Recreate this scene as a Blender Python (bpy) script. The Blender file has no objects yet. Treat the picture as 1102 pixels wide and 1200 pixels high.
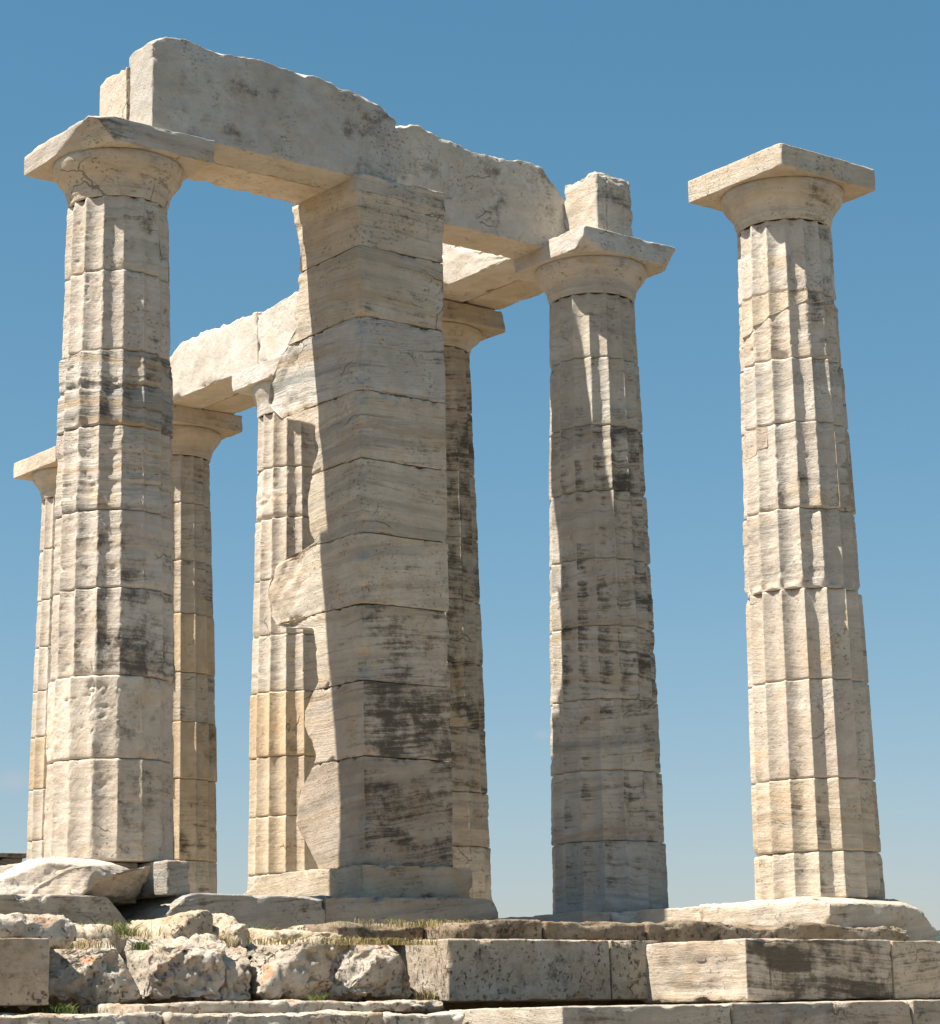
import bpy, math
import numpy as np
from mathutils import Matrix, Vector

# ------------------------------------------------------------------ camera
scn = bpy.context.scene
COL = scn.collection
cam_d = bpy.data.cameras.new('camera'); cam = bpy.data.objects.new('camera', cam_d); COL.objects.link(cam)
scn.camera = cam
cam_d.sensor_fit = 'HORIZONTAL'; cam_d.sensor_width = 36.0; cam_d.lens = 36.0*2783.9/1102
cam_d.clip_start = 0.1; cam_d.clip_end = 60000
cam.matrix_world = Matrix(((0.792186, -0.114272, -0.599485, -14.0227),
                           (-0.610006, -0.177678, -0.77222, -16.1420),
                           (-0.018272, 0.977432, -0.210461, -0.9079),
                           (0, 0, 0, 1)))

# ------------------------------------------------------------------ light
SUN_EL, SUN_A = math.radians(62), math.radians(14.2)          # SUN_A: towards +Y from -X
sdir = Vector((-math.cos(SUN_A)*math.cos(SUN_EL), math.sin(SUN_A)*math.cos(SUN_EL), math.sin(SUN_EL)))
sun_d = bpy.data.lights.new('sun', 'SUN'); sun = bpy.data.objects.new('sun', sun_d); COL.objects.link(sun)
sun_d.energy = 5.0; sun_d.angle = math.radians(0.5); sun_d.color = (1.0, 0.92, 0.81)
sun.rotation_euler = sdir.to_track_quat('Z', 'Y').to_euler()
sun.location = (-30, 10, 40)

world = bpy.data.worlds.new('World'); scn.world = world; world.use_nodes = True
wn, wl = world.node_tree.nodes, world.node_tree.links
wn.clear()
w_out = wn.new('ShaderNodeOutputWorld'); w_bg = wn.new('ShaderNodeBackground'); w_sky = wn.new('ShaderNodeTexSky')
w_sky.sky_type = 'NISHITA'; w_sky.sun_disc = False
w_sky.sun_elevation = SUN_EL
w_sky.sun_rotation = math.atan2(sdir.x, sdir.y)
w_sky.altitude = 60; w_sky.air_density = 1.0; w_sky.dust_density = 0.6; w_sky.ozone_density = 1.6
w_bg.inputs['Strength'].default_value = 0.0607
# film-like response of the blue sky, channel by channel
w_sep = wn.new('ShaderNodeSeparateColor'); wl.new(w_sky.outputs[0], w_sep.inputs[0])
w_com = wn.new('ShaderNodeCombineColor')
for ch, (g, k) in enumerate(((1.22, 0.558), (0.78, 1.168), (0.75, 1.328))):
    pw = wn.new('ShaderNodeMath'); pw.operation = 'POWER'; wl.new(w_sep.outputs[ch], pw.inputs[0]); pw.inputs[1].default_value = g
    ml = wn.new('ShaderNodeMath'); ml.operation = 'MULTIPLY'; wl.new(pw.outputs[0], ml.inputs[0]); ml.inputs[1].default_value = k
    wl.new(ml.outputs[0], w_com.inputs[ch])
# two faint wisps of cloud, fixed in the sky by direction
w_geo = wn.new('ShaderNodeTexCoord')
def wisp(direction, size, strength):
    d = wn.new('ShaderNodeVectorMath'); d.operation = 'SUBTRACT'; wl.new(w_geo.outputs['Generated'], d.inputs[0]); d.inputs[1].default_value = direction
    sc = wn.new('ShaderNodeVectorMath'); sc.operation = 'MULTIPLY'; wl.new(d.outputs[0], sc.inputs[0]); sc.inputs[1].default_value = (1/size, 1/size, 2.0/size)
    ln = wn.new('ShaderNodeVectorMath'); ln.operation = 'LENGTH'; wl.new(sc.outputs[0], ln.inputs[0])
    no = wn.new('ShaderNodeTexNoise'); no.inputs['Scale'].default_value = 90; no.inputs['Detail'].default_value = 4
    wl.new(w_geo.outputs['Generated'], no.inputs['Vector'])
    ad = wn.new('ShaderNodeMath'); ad.operation = 'ADD'; wl.new(ln.outputs['Value'], ad.inputs[0]); wl.new(no.outputs['Fac'], ad.inputs[1])
    mr = wn.new('ShaderNodeMapRange'); mr.interpolation_type = 'SMOOTHSTEP'; wl.new(ad.outputs[0], mr.inputs['Value'])
    mr.inputs['From Min'].default_value = 0.4; mr.inputs['From Max'].default_value = 1.4
    mr.inputs['To Min'].default_value = strength; mr.inputs['To Max'].default_value = 0
    return mr.outputs['Result']
c1 = wisp((0.4479, 0.8884, 0.1009), 0.016, 0.33); c2 = wisp((0.6316, 0.7663, 0.1177), 0.0065, 0.24)
w_add = wn.new('ShaderNodeMath'); w_add.operation = 'ADD'; wl.new(c1, w_add.inputs[0]); wl.new(c2, w_add.inputs[1])
w_mix = wn.new('ShaderNodeMix'); w_mix.data_type = 'RGBA'; wl.new(w_add.outputs[0], w_mix.inputs['Factor'])
wl.new(w_com.outputs[0], w_mix.inputs['A'])
w_mix.inputs['B'].default_value = (4.6, 4.4, 4.9, 1)
wl.new(w_mix.outputs['Result'], w_bg.inputs['Color']); wl.new(w_bg.outputs[0], w_out.inputs[0])

scn.view_settings.view_transform = 'Standard'; scn.view_settings.look = 'None'
scn.view_settings.exposure = 1.07; scn.view_settings.gamma = 1.0; scn.view_settings.use_curve_mapping = False

# ------------------------------------------------------------------ noise (numpy)
def _hash(ix, iy, iz, seed):
    h = (ix.astype(np.int64)*374761393 + iy.astype(np.int64)*668265263 + iz.astype(np.int64)*2147483647 + seed*1274126177) & 0xFFFFFFFF
    h = ((h ^ (h >> 13))*1103515245) & 0xFFFFFFFF
    h = ((h ^ (h >> 16))*2246822519) & 0xFFFFFFFF
    h = h ^ (h >> 15)
    return (h & 0xFFFFFF).astype(np.float64)/0xFFFFFF*2-1
def vnoise(p, seed=0):
    i = np.floor(p); f = p-i; f = f*f*f*(f*(f*6-15)+10); i = i.astype(np.int64)
    x, y, z = i[:, 0], i[:, 1], i[:, 2]; fx, fy, fz = f[:, 0], f[:, 1], f[:, 2]
    def L(a, b, t): return a+(b-a)*t
    r = [L(L(_hash(x, y, z+k, seed), _hash(x+1, y, z+k, seed), fx), L(_hash(x, y+1, z+k, seed), _hash(x+1, y+1, z+k, seed), fx), fy) for k in (0, 1)]
    return L(r[0], r[1], fz)
def fbm(p, scale=1.0, octs=4, seed=0, gain=0.5):
    p = np.asarray(p)*scale; a = 1.0; s = 0; t = 0
    for o in range(octs):
        s = s + a*vnoise(p+o*17.3+seed*3.7, seed+o*7); t += a; a *= gain; p = p*2.03
    return s/t
def sstep(a, b, x):
    t = np.clip((x-a)/(b-a), 0, 1); return t*t*(3-2*t)

# ------------------------------------------------------------------ mesh helpers
def link_mesh(name, V, F, mat, parent=None, smooth=True, **props):
    me = bpy.data.meshes.new(name)
    V = np.asarray(V, dtype=np.float32); F = np.asarray(F, dtype=np.int32)
    n = F.shape[1]
    me.vertices.add(len(V)); me.vertices.foreach_set('co', V.ravel())
    me.loops.add(F.size); me.loops.foreach_set('vertex_index', F.ravel())
    me.polygons.add(len(F)); me.polygons.foreach_set('loop_start', np.arange(0, F.size, n, dtype=np.int32))
    me.polygons.foreach_set('loop_total', np.full(len(F), n, dtype=np.int32))
    me.polygons.foreach_set('use_smooth', np.full(len(F), smooth))
    me.update(calc_edges=True); me.validate()
    me.materials.append(mat)
    o = bpy.data.objects.new(name, me); COL.objects.link(o)
    if parent: o.parent = parent
    for k, v in props.items(): o[k] = v
    return o
def look(o, tint=(1, 1, 1), dirt=0.2, band=0.5, rot=None):
    o.color = (tint[0], tint[1], tint[2], 1); o['dirt'] = float(dirt); o['band'] = float(band); return o
def tag(o, label, cat, group=None, kind=None):
    o['label'] = label; o['category'] = cat
    if group: o['group'] = group
    if kind: o['kind'] = kind
    return o
def empty(name, loc):
    o = bpy.data.objects.new(name, None); COL.objects.link(o); o.location = loc; o.empty_display_size = 0.3; return o

# ------------------------------------------------------------------ materials
def new_mat(name):
    m = bpy.data.materials.new(name); m.use_nodes = True
    m.node_tree.nodes.clear(); return m, m.node_tree.nodes, m.node_tree.links
class NB:
    def __init__(s, name):
        s.m, s.n, s.l = new_mat(name)
        s.out = s.n.new('ShaderNodeOutputMaterial'); s.b = s.n.new('ShaderNodeBsdfPrincipled')
        s.l.new(s.b.outputs[0], s.out.inputs[0])
        s.b.inputs['Specular IOR Level'].default_value = 0.2
    def vec(s, op, a, b=None):
        v = s.n.new('ShaderNodeVectorMath'); v.operation = op
        for i, x in enumerate((a, b)):
            if x is None: continue
            if isinstance(x, tuple): v.inputs[i].default_value = x
            else: s.l.new(x, v.inputs[i])
        return v.outputs['Vector']
    def dot(s, a, b):
        v = s.n.new('ShaderNodeVectorMath'); v.operation = 'DOT_PRODUCT'; s.l.new(a, v.inputs[0]); v.inputs[1].default_value = b; return v.outputs['Value']
    def math(s, op, a, b=None, clamp=False):
        v = s.n.new('ShaderNodeMath'); v.operation = op; v.use_clamp = clamp
        for i, x in enumerate((a, b)):
            if x is None: continue
            if isinstance(x, (int, float)): v.inputs[i].default_value = x
            else: s.l.new(x, v.inputs[i])
        return v.outputs[0]
    def noise(s, co, scale, detail=6, rough=0.55, dist=0.0):
        t = s.n.new('ShaderNodeTexNoise'); s.l.new(co, t.inputs['Vector'])
        t.inputs['Scale'].default_value = scale; t.inputs['Detail'].default_value = detail
        t.inputs['Roughness'].default_value = rough; t.inputs['Distortion'].default_value = dist
        return t.outputs['Fac']
    def rng(s, x, a, b, c=0.0, d=1.0, smooth=True):
        r = s.n.new('ShaderNodeMapRange'); r.interpolation_type = 'SMOOTHSTEP' if smooth else 'LINEAR'
        s.l.new(x, r.inputs['Value'])
        for k, v in (('From Min', a), ('From Max', b), ('To Min', c), ('To Max', d)):
            if isinstance(v, (int, float)): r.inputs[k].default_value = v
            else: s.l.new(v, r.inputs[k])
        return r.outputs['Result']
    def mix(s, f, a, b, mode='MIX'):
        x = s.n.new('ShaderNodeMix'); x.data_type = 'RGBA'; x.blend_type = mode
        if isinstance(f, (int, float)): x.inputs['Factor'].default_value = f
        else: s.l.new(f, x.inputs['Factor'])
        for k, v in (('A', a), ('B', b)):
            if isinstance(v, tuple): x.inputs[k].default_value = (*v, 1)
            else: s.l.new(v, x.inputs[k])
        return x.outputs['Result']
    def attr(s, name):
        a = s.n.new('ShaderNodeAttribute'); a.attribute_type = 'OBJECT'; a.attribute_name = name; return a.outputs['Fac']
    def bump(s, h, strength, dist, prev=None):
        b = s.n.new('ShaderNodeBump'); b.inputs['Strength'].default_value = strength; b.inputs['Distance'].default_value = dist
        s.l.new(h, b.inputs['Height'])
        if prev is not None: s.l.new(prev, b.inputs['Normal'])
        return b.outputs['Normal']

def marble():
    s = NB('weathered_marble')
    tc = s.n.new('ShaderNodeTexCoord'); oi = s.n.new('ShaderNodeObjectInfo')
    raw = tc.outputs['Object']
    r3 = s.n.new('ShaderNodeCombineXYZ'); s.l.new(s.math('MULTIPLY', oi.outputs['Random'], 31.0), r3.inputs[0]); s.l.new(s.math('MULTIPLY', oi.outputs['Random'], 57.0), r3.inputs[1]); s.l.new(s.math('MULTIPLY', oi.outputs['Random'], 23.0), r3.inputs[2])
    co = s.vec('ADD', raw, r3.outputs[0])
    mp = s.n.new('ShaderNodeMapping'); mp.vector_type = 'POINT'; rr = s.n.new('ShaderNodeCombineXYZ')
    s.l.new(s.math('SUBTRACT', s.math('MULTIPLY', oi.outputs['Random'], 0.26), 0.10), rr.inputs[0])
    s.l.new(s.math('SUBTRACT', s.math('MULTIPLY', s.math('FRACT', s.math('MULTIPLY', oi.outputs['Random'], 7.3)), 0.26), 0.10), rr.inputs[1])
    s.l.new(rr.outputs[0], mp.inputs['Rotation'])
    s.l.new(co, mp.inputs['Vector'])
    # bedding follows the stone, tilted a little and warped
    warp = s.noise(co, 1.6, 3)
    wz = s.n.new('ShaderNodeCombineXYZ'); s.l.new(s.math('MULTIPLY', warp, 0.10), wz.inputs[2])
    bed = s.vec('ADD', mp.outputs[0], wz.outputs[0])
    b1 = s.noise(s.vec('MULTIPLY', bed, (0.35, 0.35, 7.5)), 1.0, 5, 0.6)
    b2 = s.noise(s.vec('MULTIPLY', bed, (1.6, 1.6, 30.0)), 1.0, 7, 0.72)
    b3 = s.noise(s.vec('MULTIPLY', bed, (0.5, 0.5, 11.0)), 1.0, 3, 0.5)
    low = s.noise(co, 1.1, 4, 0.6)
    mid = s.noise(co, 6.5, 7, 0.68)
    fine = s.noise(co, 45.0, 4, 0.7)
    band = s.attr('band'); dirt = s.attr('dirt')
    col = s.mix(s.rng(low, 0.36, 0.64), (0.52, 0.475, 0.425), (0.61, 0.58, 0.535))
    col = s.mix(s.math('MULTIPLY', s.rng(b1, 0.50, 0.64), s.math('MULTIPLY', band, 0.85)), col, (0.33, 0.335, 0.33))
    col = s.mix(s.math('MULTIPLY', s.rng(b3, 0.55, 0.66), s.math('MULTIPLY', band, 0.6)), col, (0.47, 0.36, 0.235))
    col = s.mix(s.math('MULTIPLY', s.rng(b2, 0.54, 0.66), s.math('MULTIPLY', band, 0.72)), col, (0.24, 0.215, 0.18))
    col = s.mix(s.rng(mid, 0.35, 0.70, 0.0, 0.42), col, (0.37, 0.31, 0.235))
    # ochre patina
    pat = s.noise(s.vec('ADD', co, (9.1, 3.3, 7.7)), 2.3, 5, 0.62)
    col = s.mix(s.rng(pat, 0.55, 0.74, 0.0, 0.45), col, (0.52, 0.37, 0.20))
    # dark lichen and soot crust; the extra on -Y and +X sides is partly painted shade
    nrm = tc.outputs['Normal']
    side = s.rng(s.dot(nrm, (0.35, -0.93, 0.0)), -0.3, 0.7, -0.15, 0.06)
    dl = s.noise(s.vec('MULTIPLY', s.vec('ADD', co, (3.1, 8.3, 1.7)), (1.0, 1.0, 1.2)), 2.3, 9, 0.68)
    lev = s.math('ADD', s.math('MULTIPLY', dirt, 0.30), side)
    dd = s.math('ADD', dl, lev)
    strk = s.math('MULTIPLY', s.rng(b2, 0.35, 0.65, -0.5, 0.5), s.math('MINIMUM', s.math('MULTIPLY', band, 0.32), 0.16))
    dd = s.math('ADD', dd, strk)
    dd = s.math('ADD', dd, s.math('MULTIPLY', s.rng(mid, 0.3, 0.7, -0.5, 0.5), 0.12))
    dd = s.math('ADD', dd, s.math('MULTIPLY', s.rng(fine, 0.3, 0.7, -0.5, 0.5), 0.05))
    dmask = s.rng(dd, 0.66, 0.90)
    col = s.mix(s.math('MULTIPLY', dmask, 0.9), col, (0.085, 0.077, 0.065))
    # hairline cracks
    nz3 = s.n.new('ShaderNodeTexNoise'); nz3.inputs['Scale'].default_value = 3.5; nz3.inputs['Detail'].default_value = 6; s.l.new(co, nz3.inputs['Vector'])
    wv = s.vec('ADD', s.vec('MULTIPLY', co, (0.9, 0.9, 1.5)), s.vec('MULTIPLY', nz3.outputs['Color'], (0.38, 0.38, 0.38)))
    ck = s.n.new('ShaderNodeTexVoronoi'); ck.feature = 'DISTANCE_TO_EDGE'; ck.inputs['Scale'].default_value = 1.5; s.l.new(wv, ck.inputs['Vector'])
    crack = s.math('MULTIPLY', s.rng(ck.outputs['Distance'], 0.004, 0.014, 1, 0), s.rng(s.noise(co, 1.3, 3), 0.61, 0.66))
    col = s.mix(s.math('MULTIPLY', crack, 0.6), col, (0.10, 0.085, 0.065))
    # pitting specks
    spn = s.noise(co, 2.6, 3)
    speck = s.math('MULTIPLY', s.rng(s.noise(s.vec('MULTIPLY', co, (1, 1, 1.5)), 30, 5, 0.7), 0.58, 0.66), s.rng(spn, 0.46, 0.62))
    col = s.mix(s.math('MULTIPLY', speck, 0.6), col, (0.13, 0.11, 0.085))
    col = s.mix(1.0, col, oi.outputs['Color'], 'MULTIPLY')
    s.l.new(col, s.b.inputs['Base Color']); s.b.inputs['Roughness'].default_value = 0.85
    h = s.math('ADD', s.math('MULTIPLY', mid, 1.0), s.math('MULTIPLY', s.math('MULTIPLY', b2, band), 0.8))
    n = s.bump(h, 0.9, 0.024)
    n = s.bump(fine, 0.5, 0.005, n)
    n = s.bump(s.math('SUBTRACT', 1.0, s.math('MAXIMUM', speck, crack)), 0.7, 0.014, n)
    s.l.new(n, s.b.inputs['Normal'])
    return s.m

def porous():
    s = NB('porous_limestone')
    tc = s.n.new('ShaderNodeTexCoord'); oi = s.n.new('ShaderNodeObjectInfo')
    r3 = s.n.new('ShaderNodeCombineXYZ'); s.l.new(s.math('MULTIPLY', oi.outputs['Random'], 31.0), r3.inputs[0]); s.l.new(s.math('MULTIPLY', oi.outputs['Random'], 57.0), r3.inputs[1])
    co = s.vec('ADD', tc.outputs['Object'], r3.outputs[0])
    low = s.noise(co, 1.8, 5, 0.6); mid = s.noise(co, 9, 8, 0.7); fine = s.noise(co, 60, 3, 0.7)
    dirt = s.attr('dirt'); band = s.attr('band')
    col = s.mix(s.rng(low, 0.35, 0.65), (0.45, 0.385, 0.31), (0.56, 0.515, 0.45))
    col = s.mix(s.rng(mid, 0.42, 0.68, 0, 0.6), col, (0.27, 0.215, 0.155))
    bb = s.noise(s.vec('MULTIPLY', co, (0.8, 0.8, 14.0)), 1.0, 4, 0.6)
    col = s.mix(s.math('MULTIPLY', s.rng(bb, 0.5, 0.66), s.math('MULTIPLY', band, 0.6)), col, (0.25, 0.21, 0.165))
    # orange lichen, mostly near tops
    li = s.noise(s.vec('ADD', co, (5.5, 1.1, 8.8)), 4.2, 7, 0.7)
    nz = s.rng(s.dot(tc.outputs['Normal'], (0.0, -0.2, 1.0)), -0.1, 0.9, -0.07, 0.05)
    col = s.mix(s.rng(s.math('ADD', li, nz), 0.58, 0.70, 0, 0.75), col, (0.43, 0.20, 0.085))
    gr = s.noise(s.vec('ADD', co, (1.5, 7.1, 2.8)), 3.3, 8, 0.68)
    col = s.mix(s.rng(s.math('ADD', gr, s.math('MULTIPLY', dirt, 0.25)), 0.62, 0.76, 0, 0.85), col, (0.10, 0.09, 0.075))
    pit = s.math('MULTIPLY', s.rng(s.noise(co, 24, 6, 0.72), 0.56, 0.66), s.rng(s.noise(co, 3.5, 3), 0.40, 0.58))
    col = s.mix(s.math('MULTIPLY', pit, 0.7), col, (0.12, 0.09, 0.065))
    col = s.mix(1.0, col, oi.outputs['Color'], 'MULTIPLY')
    s.l.new(col, s.b.inputs['Base Color']); s.b.inputs['Roughness'].default_value = 0.92
    n = s.bump(mid, 0.9, 0.03); n = s.bump(s.math('SUBTRACT', 1.0, pit), 0.9, 0.03, n); n = s.bump(fine, 0.5, 0.006, n)
    s.l.new(n, s.b.inputs['Normal'])
    return s.m

def plain(name, c1, c2, scale=3.0, rough=0.9, bump=0.03):
    s = NB(name); tc = s.n.new('ShaderNodeTexCoord'); co = tc.outputs['Object']
    a = s.noise(co, scale, 8, 0.65)
    s.l.new(s.mix(s.rng(a, 0.35, 0.65), c1, c2), s.b.inputs['Base Color']); s.b.inputs['Roughness'].default_value = rough
    if bump: s.l.new(s.bump(a, 0.8, bump), s.b.inputs['Normal'])
    return s.m
MARBLE = marble(); POROUS = porous()
EARTH = plain('dry_earth', (0.20, 0.145, 0.085), (0.34, 0.27, 0.18), 5.0)
GROUND = plain('dusty_ground', (0.13, 0.105, 0.065), (0.22, 0.175, 0.12), 1.2, 0.95, 0.05)
SEA = plain('sea_water', (0.02, 0.06, 0.09), (0.03, 0.08, 0.11), 0.02, 0.15, 0)
HILL = plain('scrub_hillside', (0.018, 0.042, 0.044), (0.034, 0.066, 0.060), 0.03, 0.95, 0)
GRASS = plain('dry_grass_blades', (0.19, 0.17, 0.06), (0.40, 0.31, 0.15), 9.0, 0.8, 0)
GREEN = plain('green_leaves', (0.07, 0.12, 0.03), (0.16, 0.20, 0.06), 9.0, 0.8, 0)

# ------------------------------------------------------------------ column drums
PI2 = 2*math.pi
def radius_at(z, rb, rt, H=5.65):
    t = np.clip(z/H, 0, 1); return rb+(rt-rb)*t + 0.012*np.sin(t*math.pi)
def drum(parent, z0, z1, rb, rt, seed, wear=0.4, band=0.5, dirt=0.2, tint=(1, 1, 1), na=192, nz=46, flute=0.056,
         grow=0.0, under=0.0, extra=None, gap=0.0025, phase=0.0, twist=0.0):
    rng = np.random.RandomState(seed)
    za, zb = z0+gap, z1-gap; L = zb-za
    edge = np.array([0, .004, .009, .018, .04])
    inner = np.linspace(.07, L-.07, nz-10)
    zs = np.concatenate([edge, inner, L-edge[::-1]])
    nz = len(zs)
    v_ = np.arange(na)/na*16; fr = v_ % 1; th = (np.floor(v_)+fr-0.7*np.sin(PI2*fr)/PI2)/16*PI2
    T, Z = np.meshgrid(th, zs+za)
    T = T.ravel(); Z = Z.ravel(); E0 = Z-za; E1 = zb-Z; E = np.minimum(E0, E1)
    R = radius_at(Z, rb, rt)+grow
    u = (T*16/PI2+phase) % 1.0
    s = 1-(2*u-1)**2
    P = np.stack([np.cos(T)*0.5, np.sin(T)*0.5, Z], 1)
    so = seed*13.7
    Pw = P+np.array([so, -so*.7, so*.3])
    fd = flute*R/0.46
    lowb = fbm(Pw, 2.3, 3, seed)                       # broad wear
    flwear = np.clip(wear*(0.75+1.3*lowb), 0, 1)
    r = R-fd*s*(1-0.42*flwear)
    # broken arrises: flattened irregularly
    ar = fbm(Pw*np.array([1.3, 1.3, 1.0]), 7.0, 5, seed+3, 0.6)
    chip = np.clip(0.001+wear*0.024*(0.25+1.3*ar)+wear*0.014*lowb, 0.0006, 0.05)
    r = np.minimum(r, R-chip)
    # bedding grooves standing in relief
    if band > 0:
        q = Pw*np.array([.5, .5, 1.0]); q[:, 2] = q[:, 2]*15+0.9*fbm(Pw, 2.0, 2, seed+9)
        g = fbm(q, 1.0, 3, seed+5, 0.55)
        r -= band*wear*0.045*np.clip(g-0.05, 0, 1)
    # pocks and scales
    pk = fbm(Pw, 11.0, 4, seed+11, 0.6)
    r -= wear*0.075*np.clip(pk-0.28, 0, 1)
    r -= wear*0.010*fbm(Pw, 3.2, 3, seed+13)
    r += 0.0022*fbm(Pw, 38.0, 2, seed+17)
    # joints
    je = fbm(Pw*np.array([1, 1, .4]), 5.0, 4, seed+21, 0.6)
    jw = 0.5+0.9*wear
    r -= 0.009*np.exp(-(E/0.006)**2)
    r -= jw*0.10*np.clip(je-0.24, 0, 1)*(1-sstep(0.02, 0.06, E))
    r -= jw*0.02*np.clip(je+0.15, 0, 1)*(1-sstep(0.0, 0.014, E))
    if under: r -= under*(1-sstep(0, 0.05, E0))
    if extra is not None: r = extra(T, Z, r, R)
    r = np.maximum(r, 0.12)
    dx, dy = rng.uniform(-.006, .006, 2)*(0.4+wear)
    V = np.stack([np.cos(T+twist)*r+dx, np.sin(T+twist)*r+dy, Z], 1)
    idx = np.arange(na*nz).reshape(nz, na); nx = np.roll(idx, -1, 1)
    F = np.stack([idx[:-1], nx[:-1], nx[1:], idx[1:]], -1).reshape(-1, 4)
    # inner rings for the beds
    nb = len(V); bot = V[:na]*np.array([.55, .55, 1]); top = V[-na:]*np.array([.55, .55, 1])
    V = np.concatenate([V, bot, top])
    ib = np.arange(nb, nb+na); it = ib+na
    F = np.concatenate([F, np.stack([ib, np.roll(ib, -1), nx[0], idx[0]], -1), np.stack([idx[-1], nx[-1], np.roll(it, -1), it], -1)])
    o = link_mesh('column_drum', V, F, MARBLE, parent)
    return look(o, tint, dirt, band)

def lathe_profile(parent, zneck, zab, rn, re, seed, wear=0.2, na=192, tint=(1, 1, 1), dirt=0.15):
    # echinus: annulets, then the flaring cushion, meeting the abacus
    h = zab-zneck
    pts = [(0, rn-.05), (0.0, rn-.012), (.03, rn-.006), (.06, rn+.002), (.065, rn+.012), (.085, rn+.014), (.09, rn+.008), (.10, rn+.02), (.12, rn+.022),
           (.14, rn+.032), (.18, rn+.06), (.22, rn+.098), (.26, rn+.145), (.30, rn+.182), (.34, rn+.207), (.37, rn+.215), (.395, rn+.210), (.41, rn+.19), (.41, rn-.05)]
    zz = np.array([p[0] for p in pts]); rr = np.array([p[1] for p in pts])
    zz = zz/0.41*h; rr = rn+(rr-rn)*(re-rn)/0.215
    # resample
    d = np.r_[0, np.cumsum(np.hypot(np.diff(zz), np.diff(rr)))]; t = np.linspace(0, d[-1], 64)
    zz = np.interp(t, d, zz); rr = np.interp(t, d, rr)
    th = np.arange(na)/na*PI2
    T, Z = np.meshgrid(th, zz+zneck); R = np.repeat(rr, na); T = T.ravel(); Z = Z.ravel()
    P = np.stack([np.cos(T)*R, np.sin(T)*R, Z], 1)+seed*7.7
    out = sstep(rn-.04, rn, R)
    R = R-out*(wear*0.02*np.clip(fbm(P, 4, 4, seed)+.1, 0, 1)+wear*0.10*np.clip(fbm(P, 6.5, 4, seed+4, .6)-.22, 0, 1)+0.002*fbm(P, 30, 2, seed))
    V = np.stack([np.cos(T)*R, np.sin(T)*R, Z], 1)
    nz = 64; idx = np.arange(na*nz).reshape(nz, na); nx = np.roll(idx, -1, 1)
    F = np.stack([idx[:-1], nx[:-1], nx[1:], idx[1:]], -1).reshape(-1, 4)
    return look(link_mesh('capital', V, F, MARBLE, parent), tint, dirt, 0.45)

# ------------------------------------------------------------------ hewn blocks
def lattice(size, res, r):
    axes = []
    for L in size:
        n = max(2, int(round(L/res)))
        a = np.linspace(0, L, n+1)
        e = np.array([0.25, 0.6, 1.0, 1.6])*r
        e = e[e < L*0.45]
        a = np.unique(np.round(np.concatenate([a, e, L-e]), 5)); axes.append(a)
    X, Y, Z = axes; vs = []; fs = []; off = 0
    def face(A, B, fn, flip):
        nonlocal off
        a, b = np.meshgrid(A, B, indexing='ij'); v = fn(a.ravel(), b.ravel()); vs.append(v)
        i = np.arange(len(A)*len(B)).reshape(len(A), len(B))+off
        q = [i[:-1, :-1], i[1:, :-1], i[1:, 1:], i[:-1, 1:]]
        if flip: q = q[::-1]
        fs.append(np.stack(q, -1).reshape(-1, 4)); off += len(A)*len(B)
    o = lambda a, v: np.full_like(a, v)
    face(X, Y, lambda a, b: np.stack([a, b, o(a, 0)], 1), True)
    face(X, Y, lambda a, b: np.stack([a, b, o(a, size[2])], 1), False)
    face(X, Z, lambda a, b: np.stack([a, o(a, 0), b], 1), False)
    face(X, Z, lambda a, b: np.stack([a, o(a, size[1]), b], 1), True)
    face(Y, Z, lambda a, b: np.stack([o(a, 0), a, b], 1), True)
    face(Y, Z, lambda a, b: np.stack([o(a, size[0]), a, b], 1), False)
    V = np.concatenate(vs); F = np.concatenate(fs)
    key = np.round(V, 5); _, first, inv = np.unique(key, axis=0, return_index=True, return_inverse=True)
    inv = np.asarray(inv).ravel()
    return V[first], inv[F]
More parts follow.
